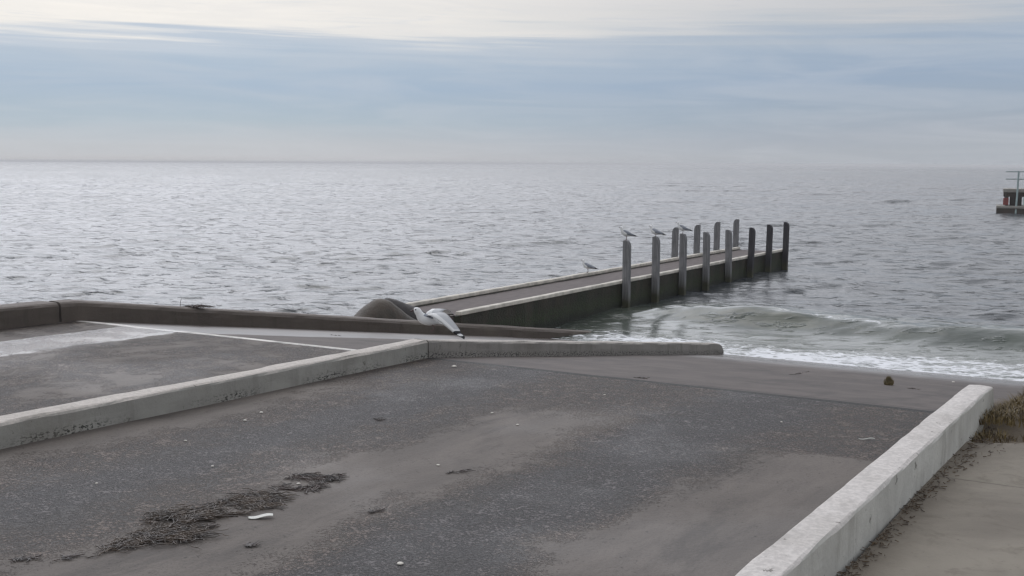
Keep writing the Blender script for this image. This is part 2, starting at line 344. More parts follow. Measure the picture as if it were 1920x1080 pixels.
# ---------------------------------------------------------------- sea: one displaced sheet to the horizon
WL = UB+1.29/.134          # waterline u
def build_sea():
    rows = [11.0]; 
    while rows[-1] < 9000:
        r = rows[-1]; rows.append(r*(1.0033 if r < 260 else (1.005 if r < 900 else 1.014)))
    r = np.array(rows); a = np.concatenate([np.linspace(-62, -28, 90)[:-1], np.linspace(-28, 28, 860), np.linspace(28, 62, 90)[1:]])*PI/180
    Rr, A = np.meshgrid(r, a, indexing='ij'); X = Rr*np.sin(A); Y = Rr*np.cos(A)
    U = X*D.x+Y*D.y; V = X*E_.x+Y*E_.y
    rs = np.random.RandomState(3); Z = np.zeros_like(X); sp = Rr*.0033+.01
    wx = vnoise(X*.11+50, Y*.11+50, 5, 3)*9; wy = vnoise(X*.13+9, Y*.13+80, 6, 3)*9
    gust = .45+1.1*vnoise(X*.045+30, Y*.03+30, 11, 4)
    for i in range(84):
        lam = .42*(24/.42)**(rs.rand()**1.25); k = 2*PI/lam
        th = rs.normal(PI+R(12), R(26)); kx, ky = math.sin(th)*k, math.cos(th)*k
        amp = lam**.92*.0024*(1.0 if lam < 8 else .55)
        att = sstep(lam/sp, 2.0, 4.5)
        ph = kx*(X+wx*.35*min(1, lam/3))+ky*(Y+wy*.35*min(1, lam/3))+rs.rand()*6.28
        s = np.sin(ph); Z += amp*att*(s+.28*np.cos(2*ph))
    Z *= gust
    for q_, (s_, a_) in enumerate(((.30, .012), (.55, .024), (1.1, .040), (2.2, .056), (4.5, .080), (9., .12), (18., .18), (36., .28), (72., .44))):
        att = sstep(s_/sp, 2.6, 5.5)*(1-.75*sstep(s_/sp, 26, 60))
        ca, sa = math.cos(.2+.1*math.sin(q_)), math.sin(.2+.1*math.sin(q_))
        xx = (X*ca+Y*sa+wx*.15)/(s_*1.9); yy = (Y*ca-X*sa+wy*.1)/(s_*.6)
        n_ = vnoise(xx+q_*31, yy+q_*17, 60+q_, 3, .42)
        Z += a_*.95*att*sstep(n_, .56, .70)*(.15+1.35*vnoise(X/(s_*9)+q_*3, Y/(s_*9), 80+q_, 3))
    near = sstep(U, WL-.5, WL+9)
    leftsea = 1-sstep(V, -14.5, -13.4)
    near = np.maximum(near, leftsea)
    Z = Z*(.12+.88*near)
    # the small wave rolling in to the ramp
    m_ = (1-leftsea)*sstep(V, -11.8, -9.6)
    uc = 24.75+.22*np.sin(V*.55+1)+.5*(vnoise(V*.3+4, V*0+2.2, 9, 2)-.5)+.10*(V > 0)*V*.1
    dd = U-uc; hgt = .29*(.75+.5*vnoise(V*.25+7, V*0+.5, 8, 2))
    ridge = hgt*np.where(dd < 0, np.exp(-(dd/.70)**2), np.exp(-(dd/1.7)**2))
    Z += ridge*m_*(.8+.4*vnoise(V*1.3, U*1.3, 21, 2))
    Z += .018*np.maximum(0, 1-np.abs(U-WL)/2.0)*(vnoise(X*1.1, Y*1.1, 12, 3)-.5)
    Z -= np.where(Rr > 300, (Rr/9000)**2*1.0, 0)
    wob = (vnoise(V*.7+3, V*0+1.1, 31, 4)-.5)*1.1
    s_ = U-WL-wob*.5
    foam = (sstep(s_, -1.3, -.3))*(1-sstep(s_, .7, 2.6))*(.30+.62*vnoise(V*.6, U*1.3, 33, 3))*(.80+.20*sstep(V, -8.5, -4))
    lip = .55*np.exp(-((dd-.0)/.18)**2)*m_*sstep(vnoise(V*.45+5, V*0+3.3, 35, 3), .52, .7)
    foam = np.maximum(foam*(1-leftsea), lip*.8)
    turb = (1-leftsea)*(1-sstep(U, 25.2, 28.5+2*wob))*(1-.0*V)
    turb = np.maximum(turb, .0)
    far = sstep(Rr, 60, 900)
    o = grid_obj('water', X, Y, Z, water_mat(), {'foam': foam, 'turb': turb, 'far': far})
    return tag(o, kind='structure')
build_sea()

# ---------------------------------------------------------------- ramp slabs, beach, pavement
def hfun(U, V):
    return 1.29+np.where(U < UB, .018, .134)*(UB-U)
v_ = np.concatenate([np.arange(-16.5, -13.4, .15), np.arange(-13.4, -1.6, .1)]); u_ = np.concatenate([np.arange(-12, 3, .5), np.arange(3, 24, .08), np.arange(24, 46, .5)])
k = np.argmin(abs(u_-UB)); u_[k] = UB
V, U = np.meshgrid(v_, u_)
Z = hfun(U, V)+.012*(vnoise(U*.8, V*.8, 2, 3)-.5)
Z -= sstep(-V, 14.0, 15.6)*(2.4+0*V)
ramp = grid_obj('ramp', V, U, Z, ramp_mat()); ramp.rotation_euler.z = -TH; tag(ramp, kind='structure')

def sand_mat():
    m_, t, bs = new_mat('beach_sand')
    ob = t.n('ShaderNodeTexCoord').outputs['Object']; n = t.noise(ob, 1.4, 6, .6); f = t.noise(ob, 40, 3, .8)
    c = t.mix(n, rgb(92, 84, 74), rgb(126, 114, 98)); c = t.mix(t.ss(f, .55, .7), c, rgb(70, 60, 50))
    t.put(bs.inputs['Base Color'], c); bs.inputs['Roughness'].default_value = .9; t.put(bs.inputs['Normal'], t.bump(f, .6, .01)); return m_
v_ = np.concatenate([np.arange(-1.80, 8, .12), np.arange(8, 60, 1.0)]); V, U = np.meshgrid(v_, u_)
Z = np.where(U < 11.0, 1.17, 1.17-.125*(U-11.0))+.05*(vnoise(U*.9+3, V*.9, 4, 4)-.5)*sstep(U, 10.6, 11.2)
Z = np.where(U > 10.9, Z+(hfun(U, V)-.02-Z)*(1-sstep(V, -1.5, -.8)), Z)
mound = .44*np.exp(-((U-11.9)/.8)**2)*sstep(V, -1.65, -1.0)
Z = np.where(U < 10.7, 1.17, Z+mound)
beach = grid_obj('beach', V, U, Z, sand_mat()); beach.rotation_euler.z = -TH; tag(beach, kind='structure')

def path_mat():
    m_, t, bs = new_mat('path_concrete')
    ob = t.n('ShaderNodeTexCoord').outputs['Object']; sp = t.n('ShaderNodeSeparateXYZ', i0=ob)
    n = t.noise(ob, .9, 6, .62, .5); f = t.noise(ob, 34, 4, .75); s2 = t.noise(ob, 3.2, 5, .7, .8)
    c = t.mix(t.ss(n, .32, .68), rgb(110, 103, 94), rgb(134, 127, 116))
    c = t.mix(t.m('MULTIPLY', t.ss(s2, .50, .68), .45), c, rgb(88, 79, 68))
    ed = t.m('SUBTRACT', 1.0, t.ss(t.m('ADD', sp.outputs[0], t.m('MULTIPLY', s2, .35)), -1.55, -1.15))
    c = t.mix(t.m('MULTIPLY', ed, .65), c, rgb(92, 80, 66))
    jn = t.m('LESS_THAN', t.m('ABSOLUTE', t.m('SUBTRACT', t.m('ADD', sp.outputs[1], t.m('MULTIPLY', s2, .03)), 8.9)), .012)
    c = t.mix(t.m('MULTIPLY', jn, .5), c, rgb(70, 62, 54))
    c = t.mix(t.m('MULTIPLY', t.ss(f, .6, .72), .5), c, rgb(80, 72, 62))
    t.put(bs.inputs['Base Color'], c); bs.inputs['Roughness'].default_value = .88
    t.put(bs.inputs['Normal'], t.bump(t.m('ADD', f, s2), .5, .008)); return m_
v_ = np.arange(-1.62, 6.0, .08); u2 = np.arange(-12, 10.75, .08); V, U = np.meshgrid(v_, u2)
Zp = 1.22+.006*(vnoise(U*1.5, V*1.5, 14, 3)-.5)-.09*sstep(U+.5*(vnoise(V*2+3, V*0+.2, 15, 3)-.5), 10.3, 10.6)
pv = grid_obj('pavement', V, U, Zp, path_mat()); pv.rotation_euler.z = -TH; tag(pv, kind='structure')

# ---------------------------------------------------------------- kerbs
def kerb(name, pts, wid, hts, mat, side_=-1, cham=.028, ends=(0, 0), seed=0, zf=None, wob=.010):
    """pts: (u, v) stations of the right-hand foot line; body lies to the left (side_=-1). hts: height at each pt."""
    rng = random.Random(seed); L = []
    for i in range(len(pts)-1):
        (u0, v0), (u1, v1) = pts[i], pts[i+1]; n = max(2, int(math.hypot(u1-u0, v1-v0)/.09))
        for k in range(n if i < len(pts)-2 else n+1):
            f = k/n; L.append((u0+(u1-u0)*f, v0+(v1-v0)*f, hts[i]+(hts[i+1]-hts[i])*f))
    u0, v0 = L[0][:2]; z0 = (zf or ground_z)(u0)
    org = W(u0, v0, z0); o_r = []; hs = []
    tot = len(L); nz = lambda a, b: float(vnoise(np.array([a]), np.array([b]), seed+40, 3)[0])-.5
    for i, (u, v, h) in enumerate(L):
        zb = (zf or ground_z)(u)
        a = L[max(0, i-1)]; b = L[min(tot-1, i+1)]; dx, dy = b[1]-a[1], b[0]-a[0]; ln = math.hypot(dx, dy); nx, ny = side_*dy/ln, -side_*dx/ln
        hh = h
        for en, sgn in ((ends[0], i), (ends[1], tot-1-i)):
            if en: 
                dd = sgn*.09; hh = min(hh, h*(.45+.55*math.sqrt(max(0, 1-(1-min(1, dd/en))**2))))
        prof = [(0, -.3), (0, .0), (0, hh*.5), (0, hh-cham), (cham*.4, hh-cham*.35), (cham, hh), (wid*.5, hh+.004), (wid-cham, hh), (wid-cham*.4, hh-cham*.35), (wid, hh-cham), (wid, 0), (wid, -.3)]
        ring = []
        for j, (p, q) in enumerate(prof):
            e = 0 if q <= 0 else wob*2*nz(u*3.1+j*.7, j*1.3)
            e2 = 0 if q <= 0 else wob*2*nz(u*2.3+30+j, j*2.1)
            uu, vv = u+ny*(p+e), v+nx*(p+e); P_ = (vv-v0, uu-u0, zb+q+e2-z0); ring.append(P_); hs.append(q)
        o_r.append(ring)
    mb = MB(); mb.loft(o_r); mb.at['h'] = hs
    o = mb.build(name, mat, smooth=False); o.location = org; o.rotation_euler.z = -TH
    return o
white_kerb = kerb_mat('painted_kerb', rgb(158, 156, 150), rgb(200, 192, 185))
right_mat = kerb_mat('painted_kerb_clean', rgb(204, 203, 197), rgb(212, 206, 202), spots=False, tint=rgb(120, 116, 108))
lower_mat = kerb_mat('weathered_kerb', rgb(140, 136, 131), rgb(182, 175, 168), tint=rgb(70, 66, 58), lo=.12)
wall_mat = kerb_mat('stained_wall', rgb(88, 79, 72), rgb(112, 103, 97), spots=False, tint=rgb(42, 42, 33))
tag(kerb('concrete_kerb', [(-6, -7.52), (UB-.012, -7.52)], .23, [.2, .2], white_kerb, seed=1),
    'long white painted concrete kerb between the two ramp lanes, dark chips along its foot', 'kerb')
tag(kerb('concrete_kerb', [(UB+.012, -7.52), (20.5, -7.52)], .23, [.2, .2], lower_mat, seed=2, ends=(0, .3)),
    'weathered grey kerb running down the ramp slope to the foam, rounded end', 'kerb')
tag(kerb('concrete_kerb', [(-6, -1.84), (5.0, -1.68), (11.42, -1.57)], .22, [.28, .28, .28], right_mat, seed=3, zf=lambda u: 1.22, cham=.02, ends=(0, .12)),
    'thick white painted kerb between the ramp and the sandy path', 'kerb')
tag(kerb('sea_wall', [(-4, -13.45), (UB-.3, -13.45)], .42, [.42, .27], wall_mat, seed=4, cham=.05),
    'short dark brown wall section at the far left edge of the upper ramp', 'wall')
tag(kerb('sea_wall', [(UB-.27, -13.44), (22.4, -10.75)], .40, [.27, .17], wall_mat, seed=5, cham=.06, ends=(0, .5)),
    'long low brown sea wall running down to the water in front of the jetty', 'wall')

# ---------------------------------------------------------------- jetty
def side_mat():
    m_, t, bs = new_mat('mossy_concrete')
    ob = t.n('ShaderNodeTexCoord').outputs['Object']; z = t.n('ShaderNodeSeparateXYZ', i0=ob).outputs[2]
    n = t.noise(ob, 1.3, 6, .65, .6); s2 = t.noise(t.scale(ob, 3, 3, .6), 1.5, 5, .6); f = t.noise(ob, 22, 4, .7)
    c = t.mix(t.ss(n, .35, .65), rgb(34, 29, 20), rgb(52, 46, 33))
    c = t.mix(t.m('MULTIPLY', t.ss(s2, .42, .65), .7), c, rgb(28, 36, 14))
    zz = t.m('ADD', z, t.m('MULTIPLY', t.m('SUBTRACT', n, .5), .35))
    c = t.mix(t.m('MULTIPLY', t.ss(zz, .52, .30), t.ss(f, .40, .60)), c, rgb(40, 54, 20))
    c = t.mix(t.m('SUBTRACT', 1.0, t.ss(zz, .05, .28)), c, rgb(22, 25, 13))
    t.put(bs.inputs['Base Color'], c); bs.inputs['Roughness'].default_value = .7
    t.put(bs.inputs['Normal'], t.bump(t.m('ADD', f, n), .8, .03)); return m_
deck_m = simple('deck_concrete', rgb(90, 81, 79), .85, .16, 3.0, .4, .01, (2.5, .8, 1))
edge_m = simple('edge_beam', rgb(196, 190, 180), .8, .22, 5.0, .5, .01)
J0, J1, JL, JR = 18.3, 38.0, -13.55, -11.9
jet = empty('jetty', W(J0, (JL+JR)/2, 0), -TH)
tag(jet, 'long narrow concrete jetty with mossy brown sides and pale edges reaching into the sea', 'jetty')
hw = (JR-JL)/2; Lj = J1-J0; mb = MB()
def slab(mb, x0, x1, z0, z1, y0=0.0, y1=None, seed=0, w=.006, step=.4, ztop=None):
    y1 = Lj if y1 is None else y1; n = max(2, int((y1-y0)/step)); rng = random.Random(seed); rings = []
    for i in range(n+1):
        y = y0+(y1-y0)*i/n; q = [rng.uniform(-w, w) for _ in range(4)]
        rings.append([(x0+q[0], y, z0), (x1+q[1], y, z0), (x1+q[1], y, z1+q[2]), (x0+q[0], y, z1+q[3])])
    mb.loft(rings)
slab(mb, -hw, -hw+.16, -1.2, .652, seed=1, w=.015); mb.build('side_wall', side_mat(), jet, bevel=.01)
mb = MB(); slab(mb, hw-.16, hw, -1.2, .652, seed=2, w=.015); mb.build('side_wall', bpy.data.materials['mossy_concrete'], jet, bevel=.01)
mb = MB(); mb.box(-hw+.165, hw-.165, Lj-.2, Lj-.02, -1.2, .56); mb.build('end_wall', bpy.data.materials['mossy_concrete'], jet, bevel=.01)
mb = MB(); slab(mb, -hw+.165, hw-.165, .50, .64, seed=3, w=.003); mb.build('deck', deck_m, jet)
for s_ in (-1, 1):
    mb = MB(); x0, x1 = (hw-.115, hw+.02) if s_ > 0 else (-hw-.02, -hw+.115)
    slab(mb, x0, x1, .655, .73, seed=5+s_, w=.006); mb.build('edge_beam', edge_m, jet, bevel=.015)

def post_mat(name, a, b):
    m_, t, bs = new_mat(name)
    ob = t.n('ShaderNodeTexCoord').outputs['Object']; z = t.n('ShaderNodeSeparateXYZ', i0=ob).outputs[2]
    n = t.noise(t.scale(ob, 16, 16, 1.1), 1.6, 6, .65); n2 = t.noise(ob, 3, 4, .6)
    c = t.mix(t.ss(n, .3, .7), a, b)
    zz = t.m('ADD', z, t.m('MULTIPLY', n2, .3))
    c = t.mix(t.m('SUBTRACT', 1.0, t.ss(zz, .30, .62)), c, rgb(66, 66, 50))
    c = t.mix(t.m('MULTIPLY', t.ss(n2, .56, .7), .4), c, rgb(58, 55, 52))
    t.put(bs.inputs['Base Color'], c); bs.inputs['Roughness'].default_value = .8
    t.put(bs.inputs['Normal'], t.bump(n, .6, .012)); return m_
pm_l = post_mat('grey_post_timber', rgb(98, 98, 100), rgb(132, 131, 132))
pm_d = post_mat('post_timber_darker', rgb(46, 45, 52), rgb(66, 64, 66))  # same post timber in a darker tone, for the last three front posts
def post_mesh(side_, top):
    w_ = .085; prof = [(-w_, -1.0), (w_, -1.0)]
    # cross-ramp profile (x, z): quarter round on the outer side
    pr = [(-w_*side_, -1.0), (-w_*side_, top)]
    for k in range(0, 7):
        a = PI/2*k/6; pr.append((side_*(-.02+(w_+.02)*math.sin(a)), top-.17*(1-math.cos(a))))
    pr.append((side_*w_, -1.0))
    mb = MB(); zs = [p for p in pr]
    ra = [(x, -.07, z) for x, z in zs]; rb = [(x, .07, z) for x, z in zs]
    mb.loft([ra, rb]); return mb
ords = ['first', 'second', 'third', 'fourth', 'fifth', 'sixth', 'seventh', 'last']
POSTS = []
def place_post(px, vline, side_, top, label, mat, lean=0.0):
    # solve u where the pixel column meets the row
    q = ray(px, 500); a = q.x/q.y; Yd = vline/(E_.x*a+E_.y); u = D.x*a*Yd+D.y*Yd
    mb = post_mesh(side_, top); o = mb.build('mooring_post', mat, bevel=.012)
    o.location = W(u, vline, 0); o.rotation_euler = (R(random.uniform(-.4, .4)), lean, -TH)
    tag(o, label, 'post', 'timber posts along the jetty'); POSTS.append((u, vline, top)); return o
front = [(1175, 1.69, 0), (1229.5, 1.69, 0), (1280, 1.68, .004), (1324, 1.64, -.004), (1366, 1.62, -.01), (1406.5, 1.60, .028), (1440, 1.62, .018), (1471.5, 1.63, .012)]
extra = ['with a gull perched on top', 'with a crouching gull on top', 'gull on top, back post beside it', 'pale grey with a rounded outer corner',
         'pale grey, overlapping the farthest back post', 'dark, leaning slightly to the right', 'dark, next to the end post', 'dark, at the seaward corner']
for i, (px, top, ln) in enumerate(front):
    place_post(px, JR+.10, 1, top, '%s post from shore in the front row, %s' % (ords[i], extra[i]), pm_l if i < 5 else pm_d, ln)
for i, (px, top) in enumerate([(1264, 1.62), (1305, 1.62), (1342, 1.64), (1377.5, 1.66)]):
    place_post(px, JL-.10, -1, top, '%s post from shore in the back row of the jetty, rounded on its left' % (ords[i] if i < 3 else 'farthest'), pm_l, .012)

# ---------------------------------------------------------------- distant landing at the right edge of the view
conc_d = simple('dark_pile_timber', rgb(62, 54, 48), .8, .35, 1.5, .5, .03)
rail_m = simple('green_grey_rail', rgb(132, 148, 148), .5, .1, 6, 0)
red_m = simple('faded_red_paint', rgb(120, 50, 48), .6, .2, 4, 0)
pale_m = simple('pale_green_paint', rgb(186, 206, 204), .5, .08, 4, 0)
slab_m = simple('landing_slab', rgb(140, 136, 130), .8, .15, 2, 0)
q = ray(1879, 403); kk = -H_CAM/q.z; base = q*kk
ld = empty('landing_stage', (base.x, base.y, 0), -R(22))
tag(ld, 'distant two-level landing stage with thin handrails standing in the open sea', 'landing stage')
mb = MB(); mb.box(0, 9, 0, 3.2, 1.62, 1.86); mb.build('deck', slab_m, ld, bevel=.02)
mb = MB(); mb.box(.04, 8.9, .12, .32, 1.30, 1.617); mb.box(.04, .25, .325, 3.1, 1.30, 1.617); mb.build('beam', conc_d, ld)
mb = MB(); mb.box(-.42, 9, -.9, 3.0, .50, .66); mb.build('lower_platform', slab_m, ld, bevel=.02)
mb = MB(); mb.box(-.40, 8.9, -.86, 2.9, .06, .497); mb.build('fender_beam', conc_d, ld)
for xx, yy in ((.25, .2), (1.7, .2), (3.2, .2), (4.8, .2), (.25, 2.8), (3.2, 2.8)):
    mb = MB(); mb.tube([(xx, yy, -1), (xx, yy, 1.60)], .13, 10); mb.build('pile', conc_d, ld)
for xx in (.95, 3.0, 5.0, 7.0):
    mb = MB(); mb.tube([(xx-.09, -.95, .1), (xx-.02, -.2, 1.9), (xx, .05, 3.12)], .065, 8); mb.build('rail_post', rail_m, ld)
for zz in (3.08, 2.56):
    mb = MB(); mb.tube([(.12, .04, zz), (9, .04, zz)], .035, 6); mb.build('handrail', rail_m, ld)
mb = MB(); mb.box(1.32, 1.52, -.15, .05, .70, 1.28); mb.build('ladder', pale_m, ld)
mb = MB(); mb.box(1.58, 2.15, -.15, .08, .70, 1.34); mb.build('fender', red_m, ld, bevel=.03)
mb = MB(); mb.box(.02, .38, -.06, .10, .72, 1.22); mb.build('fender', red_m, ld, bevel=.03)
mb = MB(); mb.box(.45, 1.25, .34, .5, .66, 1.29); mb.build('back_panel', conc_d, ld)
mb = MB(); mb.box(2.3, 8.8, .34, .5, .66, 1.29); mb.build('back_panel', conc_d, ld)

# ---------------------------------------------------------------- rocks behind the sea wall
def rock_mat(name, a, b, c_):
    m_, t, bs = new_mat(name)
    ob = t.n('ShaderNodeTexCoord').outputs['Object']; n = t.noise(ob, 2.4, 6, .6, .5); f = t.noise(ob, 16, 5, .7)
    c = t.mix(t.ss(n, .35, .65), a, b); c = t.mix(t.m('MULTIPLY', t.ss(f, .5, .7), .35), c, c_)
    t.put(bs.inputs['Base Color'], c); bs.inputs['Roughness'].default_value = .65; t.put(bs.inputs['Normal'], t.bump(t.m('ADD', f, n), .5, .03)); return m_
def hump(prof, depth, loc, mat, seed):
    """smooth boulder: prof = (x, height) silhouette points along its long side"""
    mb = MB(); rings = []; xs = np.linspace(prof[0][0], prof[-1][0], 46)*1.2; hs = np.interp(xs, [p[0]*1.2 for p in prof], [p[1] for p in prof])
    kern = np.array([1, 2, 3, 2, 1])/9.; hs = np.convolve(np.pad(hs, 2, 'edge'), kern, 'valid'); hm = max(hs)
    for x_, h_ in zip(xs, hs):
        dp = depth*(.35+.65*math.sqrt(max(0.02, h_/hm))); ring = []
        for k in range(22):
            a = 2*PI*k/22; n_ = 1+.10*(float(vnoise(np.array([x_*2.5+seed]), np.array([a*.9]), seed, 3)[0])-.5)
            ring.append((x_, -dp*math.cos(a)*n_, max(-.25, (max(h_, .02)*math.sin(a) if math.sin(a) > 0 else .25*math.sin(a)))*n_))
        rings.append(ring)
    mb.loft(rings); o = mb.build('rock', mat, smooth=True); o.location = loc; o.rotation_euler.z = R(36); return o
def at_px(px, Y): q = ray(px, 560); return Vector((q.x/q.y*Y, Y, 0))
p = at_px(713, 21.25); p.z = .51
tag(hump([(-.66, 0), (-.45, .17), (-.27, .38), (-.10, .50), (.02, .52), (.13, .49), (.26, .38), (.38, .25), (.55, .12), (.75, .02)], .40, p, rock_mat('brown_rock', rgb(76, 67, 58), rgb(54, 49, 41), rgb(88, 58, 50)), 3),
    'smooth brown humped rock rising above the low sea wall', 'rock')
p = at_px(717, 21.7); p.z = .49
tag(hump([(-.1, .25), (.08, .50), (.2, .47), (.4, .38), (.6, .29), (.78, .16), (.92, .02)], .34, p, rock_mat('dark_rock', rgb(56, 49, 49), rgb(44, 40, 39), rgb(74, 66, 62)), 11),
    'lower darker rock sloping right beside the brown one, behind the flying gull', 'rock')

# ---------------------------------------------------------------- gulls
def gull_mat():
    m_, t, bs = new_mat('gull_feathers')
    g = t.attr('grey').outputs['Fac']; k = t.attr('black').outputs['Fac']
    ob = t.n('ShaderNodeTexCoord').outputs['Object']; n = t.noise(t.scale(ob, 30, 90, 60), 1.0, 3, .6)
    c = t.mix(t.ss(g, .35, .65), rgb(226, 226, 226), t.mix(n, rgb(118, 122, 132), rgb(148, 152, 161)))
    c = t.mix(t.ss(k, .4, .6), c, rgb(24, 24, 28))
    t.put(bs.inputs['Base Color'], c); bs.inputs['Roughness'].default_value = .7; t.put(bs.inputs['Normal'], t.bump(n, .25, .004)); return m_
GM = gull_mat(); beak_m = simple('gull_beak', rgb(60, 34, 32), .5, .1, 9, 0); leg_m = simple('gull_leg', rgb(84, 58, 54), .5, .1, 9, 0)
eye_m = simple('gull_eye', rgb(12, 12, 14), .2, .05, 9, 0)
def ell_ring(c, ax, bx, ra, rb, n=16): return [Vector(c)+ax*(ra*math.cos(2*PI*k/n))+bx*(rb*math.sin(2*PI*k/n)) for k in range(n)]
def body_loft(mb, spine, gfun):
    """spine: (pos, half width, half height); local +Y is forward"""
    rings = []; X_ = Vector((1, 0, 0)); ps = [Vector(s[0]) for s in spine]
    for i, (c, ra, rb) in enumerate(spine):
        d = (ps[min(i+1, len(ps)-1)]-ps[max(i-1, 0)]).normalized(); up = X_.cross(d).normalized()
        if up.z < 0: up = -up
        rings.append(ell_ring(c, X_, up, ra, rb))
    n0 = len(mb.v); mb.loft(rings)
    for i, (c, ra, rb) in enumerate(spine):
        for p in rings[i]: g, k = gfun(i/(len(spine)-1), (p-Vector(c)).z/max(rb, .001), p); mb.at['grey'].append(g); mb.at['black'].append(k)
def add_blade(mb, secs, cf):
    """secs: (lead, trail, thickness, up) sections of a wing"""
    rings = []; info = []
    for i, (a, b, th, up) in enumerate(secs):
        a, b, up = Vector(a), Vector(b), Vector(up); ring = []
        for f, s in ((0, 0), (.15, 1), (.4, 1.0), (.75, .55), (1, 0), (.75, -.15), (.4, -.1), (.15, -.3)):
            ring.append(a.lerp(b, f)+up*th*s)
            info.append((i/(len(secs)-1), f, s))
        rings.append(ring)
    mb.loft(rings)
    for x_ in info: g, k = cf(*x_); mb.at['grey'].append(g); mb.at['black'].append(k)
def standing_gull(loc, heading, label, crouch=0.0, headturn=0.0):
    root = empty('gull', loc, heading); tag(root, label, 'gull', 'gulls perched on the jetty and its posts')
    mb = MB(); mb.at = {'grey': [], 'black': []}; L = .105-crouch
    sp = [((0, -.215, L-.012), .012, .005), ((0, -.17, L+.006), .026, .012), ((0, -.12, L+.024), .040, .030), ((0, -.06, L+.045), .060, .056), ((0, 0, L+.060), .070, .070),
          ((0, .05, L+.080), .068, .072), ((0, .085, L+.110), .054, .058), ((0, .10, L+.142), .040, .043), ((0, .110, L+.170), .036, .038), ((0, .118, L+.190), .037, .037),
          ((0, .130, L+.204), .032, .030), ((0, .142, L+.214), .016, .014)]
    body_loft(mb, sp, lambda f, h, p: (1.0 if (h > .1 and .12 < f < .55) else 0.0, 1.0 if False else 0.0))
    for s in (-1, 1):   # folded wings, crossing black primaries beyond the tail
        secs = [((s*.045, .055, L+.13), (s*.058, .04, L+.055), .012, (s, 0, .2)), ((s*.058, .0, L+.118), (s*.066, -.01, L+.035), .012, (s, 0, .2)),
                ((s*.055, -.07, L+.090), (s*.058, -.08, L+.020), .010, (s, 0, .3)), ((s*.035, -.15, L+.052), (s*.040, -.16, L+.008), .008, (s, 0, .4)),
                ((s*.020, -.22, L+.016), (s*.022, -.22, L-.006), .006, (s, 0, .6)), ((s*.006, -.275, L-.008), (s*.008, -.275, L-.014), .003, (s, 0, .6))]
        add_blade(mb, secs, lambda f, c, q: (1.0, 1.0 if f > .68 else 0.0))
    mb.build('body', GM, root, smooth=True)
    mb = MB(); mb.tube([(0, .138, L+.208), (0, .160, L+.203), (0, .180, L+.194)], [.009, .007, .0015], 8); mb.build('beak', beak_m, root, smooth=True)
    for s in (-1, 1):
        mb = MB(); mb.tube([(s*.022, -.002, L+.02), (s*.022, -.006, .05), (s*.022, 0, .006)], [.006, .0042, .0045], 8)
        for a in (-.5, 0, .5): mb.tube([(s*.022, 0, .005), (s*.022+.035*math.sin(a), .035*math.cos(a), .003)], [.004, .0025], 5)
        mb.build('leg', leg_m, root)
        mb = MB(); mb.tube([(s*.030, .126, L+.203), (s*.036, .127, L+.203)], [.005, .003], 8); mb.build('eye', eye_m, root)
    return root
